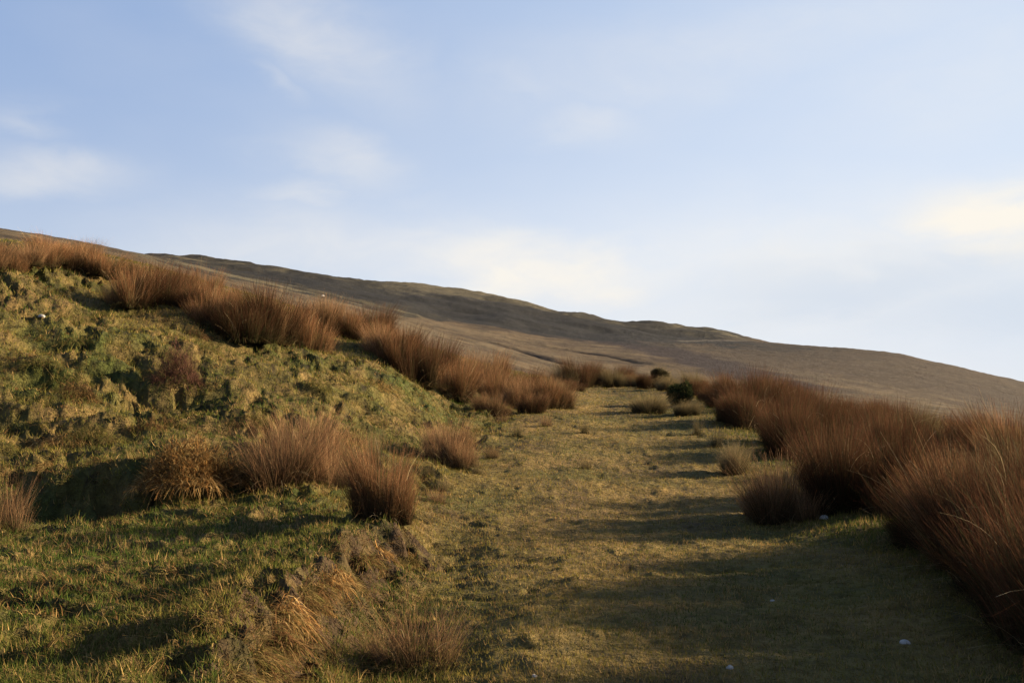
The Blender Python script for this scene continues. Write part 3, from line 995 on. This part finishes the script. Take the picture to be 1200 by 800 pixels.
def mound_strands(seed, n, rx, ry, h, ln, wid, cols, droop=1.0, up=.5):
    """a hummock covered in drooping strands"""
    rng = np.random.default_rng(seed)
    a, q = rng.uniform(0, 2 * math.pi, n), np.sqrt(rng.uniform(0, 1, n))
    lump = 1 + .3 * np.sin(3 * a + seed) * q + .2 * np.sin(5 * a + 2 * seed) * q
    x, y = rx * q * np.cos(a) * lump, ry * q * np.sin(a) * lump
    z = h * (1 - q ** 2) * rng.uniform(.45, 1.0, n) * (1 + .35 * np.sin(9 * x / rx + seed) * np.cos(7 * y / ry))
    d = np.c_[np.cos(a) * q + rng.normal(0, .45, n), np.sin(a) * q + rng.normal(0, .45, n), np.full(n, up) + rng.normal(0, .25, n)]
    d /= np.linalg.norm(d, axis=1)[:, None]
    L_ = ln * rng.uniform(.4, 1.2, n)
    bend = np.c_[rng.normal(0, .2, n) * L_, rng.normal(0, .2, n) * L_, -L_ * rng.uniform(.2, 1.0, n) * droop]
    c = np.array(cols)[rng.integers(0, len(cols), n)] * rng.uniform(.6, 1.25, (n, 1))
    return ribbons(np.c_[x, y, z - .02], d, L_, wid * rng.uniform(.6, 1.3, n), bend, 3, c * .9, c, rng, tip=.3)


def mound(name, px, py, pw, ph, label, cat, cols, dmin, seed, n, ln=.16, wid=.008, droop=1.0, up=.5, group=None, base_cols=None, z=None):
    x, y = hit(px, py, dmin, 60)
    rx, h = pw * y / F_PX / 2, ph * y / F_PX
    p = mound_strands(seed, n, rx, rx * .75, h, ln, wid, cols, droop, up)
    o = link(name, mesh_np(name, *p[:3], M_STRAW, p[3]))
    tag(o, label, cat, group)
    o.location = (x, y, H(x, y) - .02)
    p = mound_strands(seed + 50, n // 4, rx * 1.1, rx * .85, h * .35, ln * 1.2, wid, base_cols or cols, 1.2, .2)
    link('base_litter', mesh_np('base_litter', *p[:3], M_STRAW, p[3]), o)
    return o


ORANGE = [(.32, .165, .052), (.23, .115, .040), (.38, .25, .10), (.16, .10, .035)]
PURPLE = [(.10, .045, .035), (.14, .065, .045), (.06, .035, .022), (.12, .075, .035)]
RUST = [(.17, .085, .035), (.12, .065, .028), (.22, .13, .05), (.10, .085, .028)]
mound('heather_clump', 208, 446, 50, 40, 'purplish dark heather clump over a hollow halfway up the left bank', 'heather', PURPLE, 11, 311, 2200, .14, .006, .3, .9)
mound('bracken_clump', 222, 574, 125, 52, 'broad orange brown dead bracken mound at the foot of the bank', 'bracken', ORANGE, 9.5, 321, 7000, .12, .008, .7, .7)
mound('bracken_clump', 88, 458, 62, 22, 'small rusty bracken patch left of the purplish heather clump', 'bracken', RUST, 11, 331, 1400, .13, .008)
mound('bracken_clump', 275, 575, 50, 36, 'brown bracken tuft between the broad orange mound and the rush clump', 'bracken', RUST, 9.5, 341, 1200, .14, .008)
# drooping grass hummocks along the broken edge of the shelf and on the bank
G_HUM = 'brown grass hummocks along the broken shelf edge'
_line = [(474, 634), (458, 640), (446, 650), (430, 652), (418, 666), (402, 668), (392, 682), (376, 690), (366, 704), (352, 712), (345, 728), (328, 735), (318, 752), (302, 762), (292, 780), (272, 792)]
for i, (px, py) in enumerate(_line + _line + _line[::2]):
    k = 5.0 + (py - 634) * .03
    mound('grass_hummock', px + random.uniform(-8, 8), py + random.uniform(-4, 6), k * random.uniform(2.6, 6), k * random.uniform(1.2, 3.0), 'drooping straw brown grass hummock on the broken edge of the shelf',
          'grass hummock', random.choice([ORANGE, RUST, RUST + [(.13, .115, .03)], [(.15, .12, .035), (.22, .15, .055)]]), 4.2, 400 + i, 420, .085, .006, 1.2, .35, G_HUM)
G_BANK = 'small tufts dotted over the left bank'
for i in range(46):
    px, py = random.uniform(0, 470), random.uniform(350, 560)
    if py < 335 + .22 * px or py > 585 - .15 * px:
        continue
    mound('grass_tuft', px, py, random.uniform(26, 62), random.uniform(9, 20), 'low lumpy tuft of faded grass on the left bank', 'grass tuft',
          random.choice([RUST, ORANGE, [(.13, .12, .03), (.09, .09, .025), (.2, .14, .05)], [(.12, .11, .03), (.17, .12, .045)]]), 9, 500 + i, 420, .12, .007, 1.1, .4, G_BANK)


# ------------------------------------------------------------------ stones
def stone(px, py, size, label, dmin=4.0, seed=1, dmax=60):
    rng = np.random.default_rng(seed)
    import bmesh
    bm = bmesh.new()
    bmesh.ops.create_icosphere(bm, subdivisions=3, radius=1)
    k = rng.normal(0, 1, (5, 3))
    for v in bm.verts:
        c = np.array(v.co)
        d = 1 + .16 * sum(math.sin(1.7 * float(np.dot(c, q)) + i) for i, q in enumerate(k)) / 2
        v.co = Vector((c[0] * d, c[1] * d * .75, max(c[2] * d, -.3) * .6))
    me = bpy.data.meshes.new('stone')
    bm.to_mesh(me)
    bm.free()
    me.materials.append(M_STONE)
    x, y = hit(px, py, dmin, dmax)
    o = link('stone', me)
    o.location = (x, y, H(x, y) + size * .03)
    o.scale = (size / 2,) * 3
    o.rotation_euler = (0, 0, rng.uniform(0, 6))
    return tag(o, label, 'stone', 'pale stones lying in the grass')


stone(1061, 757, .055, 'flat white stone in the shade near the bottom right corner', 4.5, 1)
stone(856, 781, .045, 'small white stone in the shade low down in the middle of the track', 4.5, 2)
stone(626, 790, .03, 'pale pebble in the sunlit grass at the bottom of the photo', 4.5, 3)
stone(48, 375, .13, 'white stone high on the left bank', 12, 4)
stone(966, 608, .10, 'pale stone at the foot of the right hand rushes behind the lone bush', 8, 5)
stone(378, 348, .6, 'white boulder on the dark moor below the skyline', 60, 6, 400)
stone(905, 702, .03, 'tiny pale pebble alone on the shaded track', 5, 7)
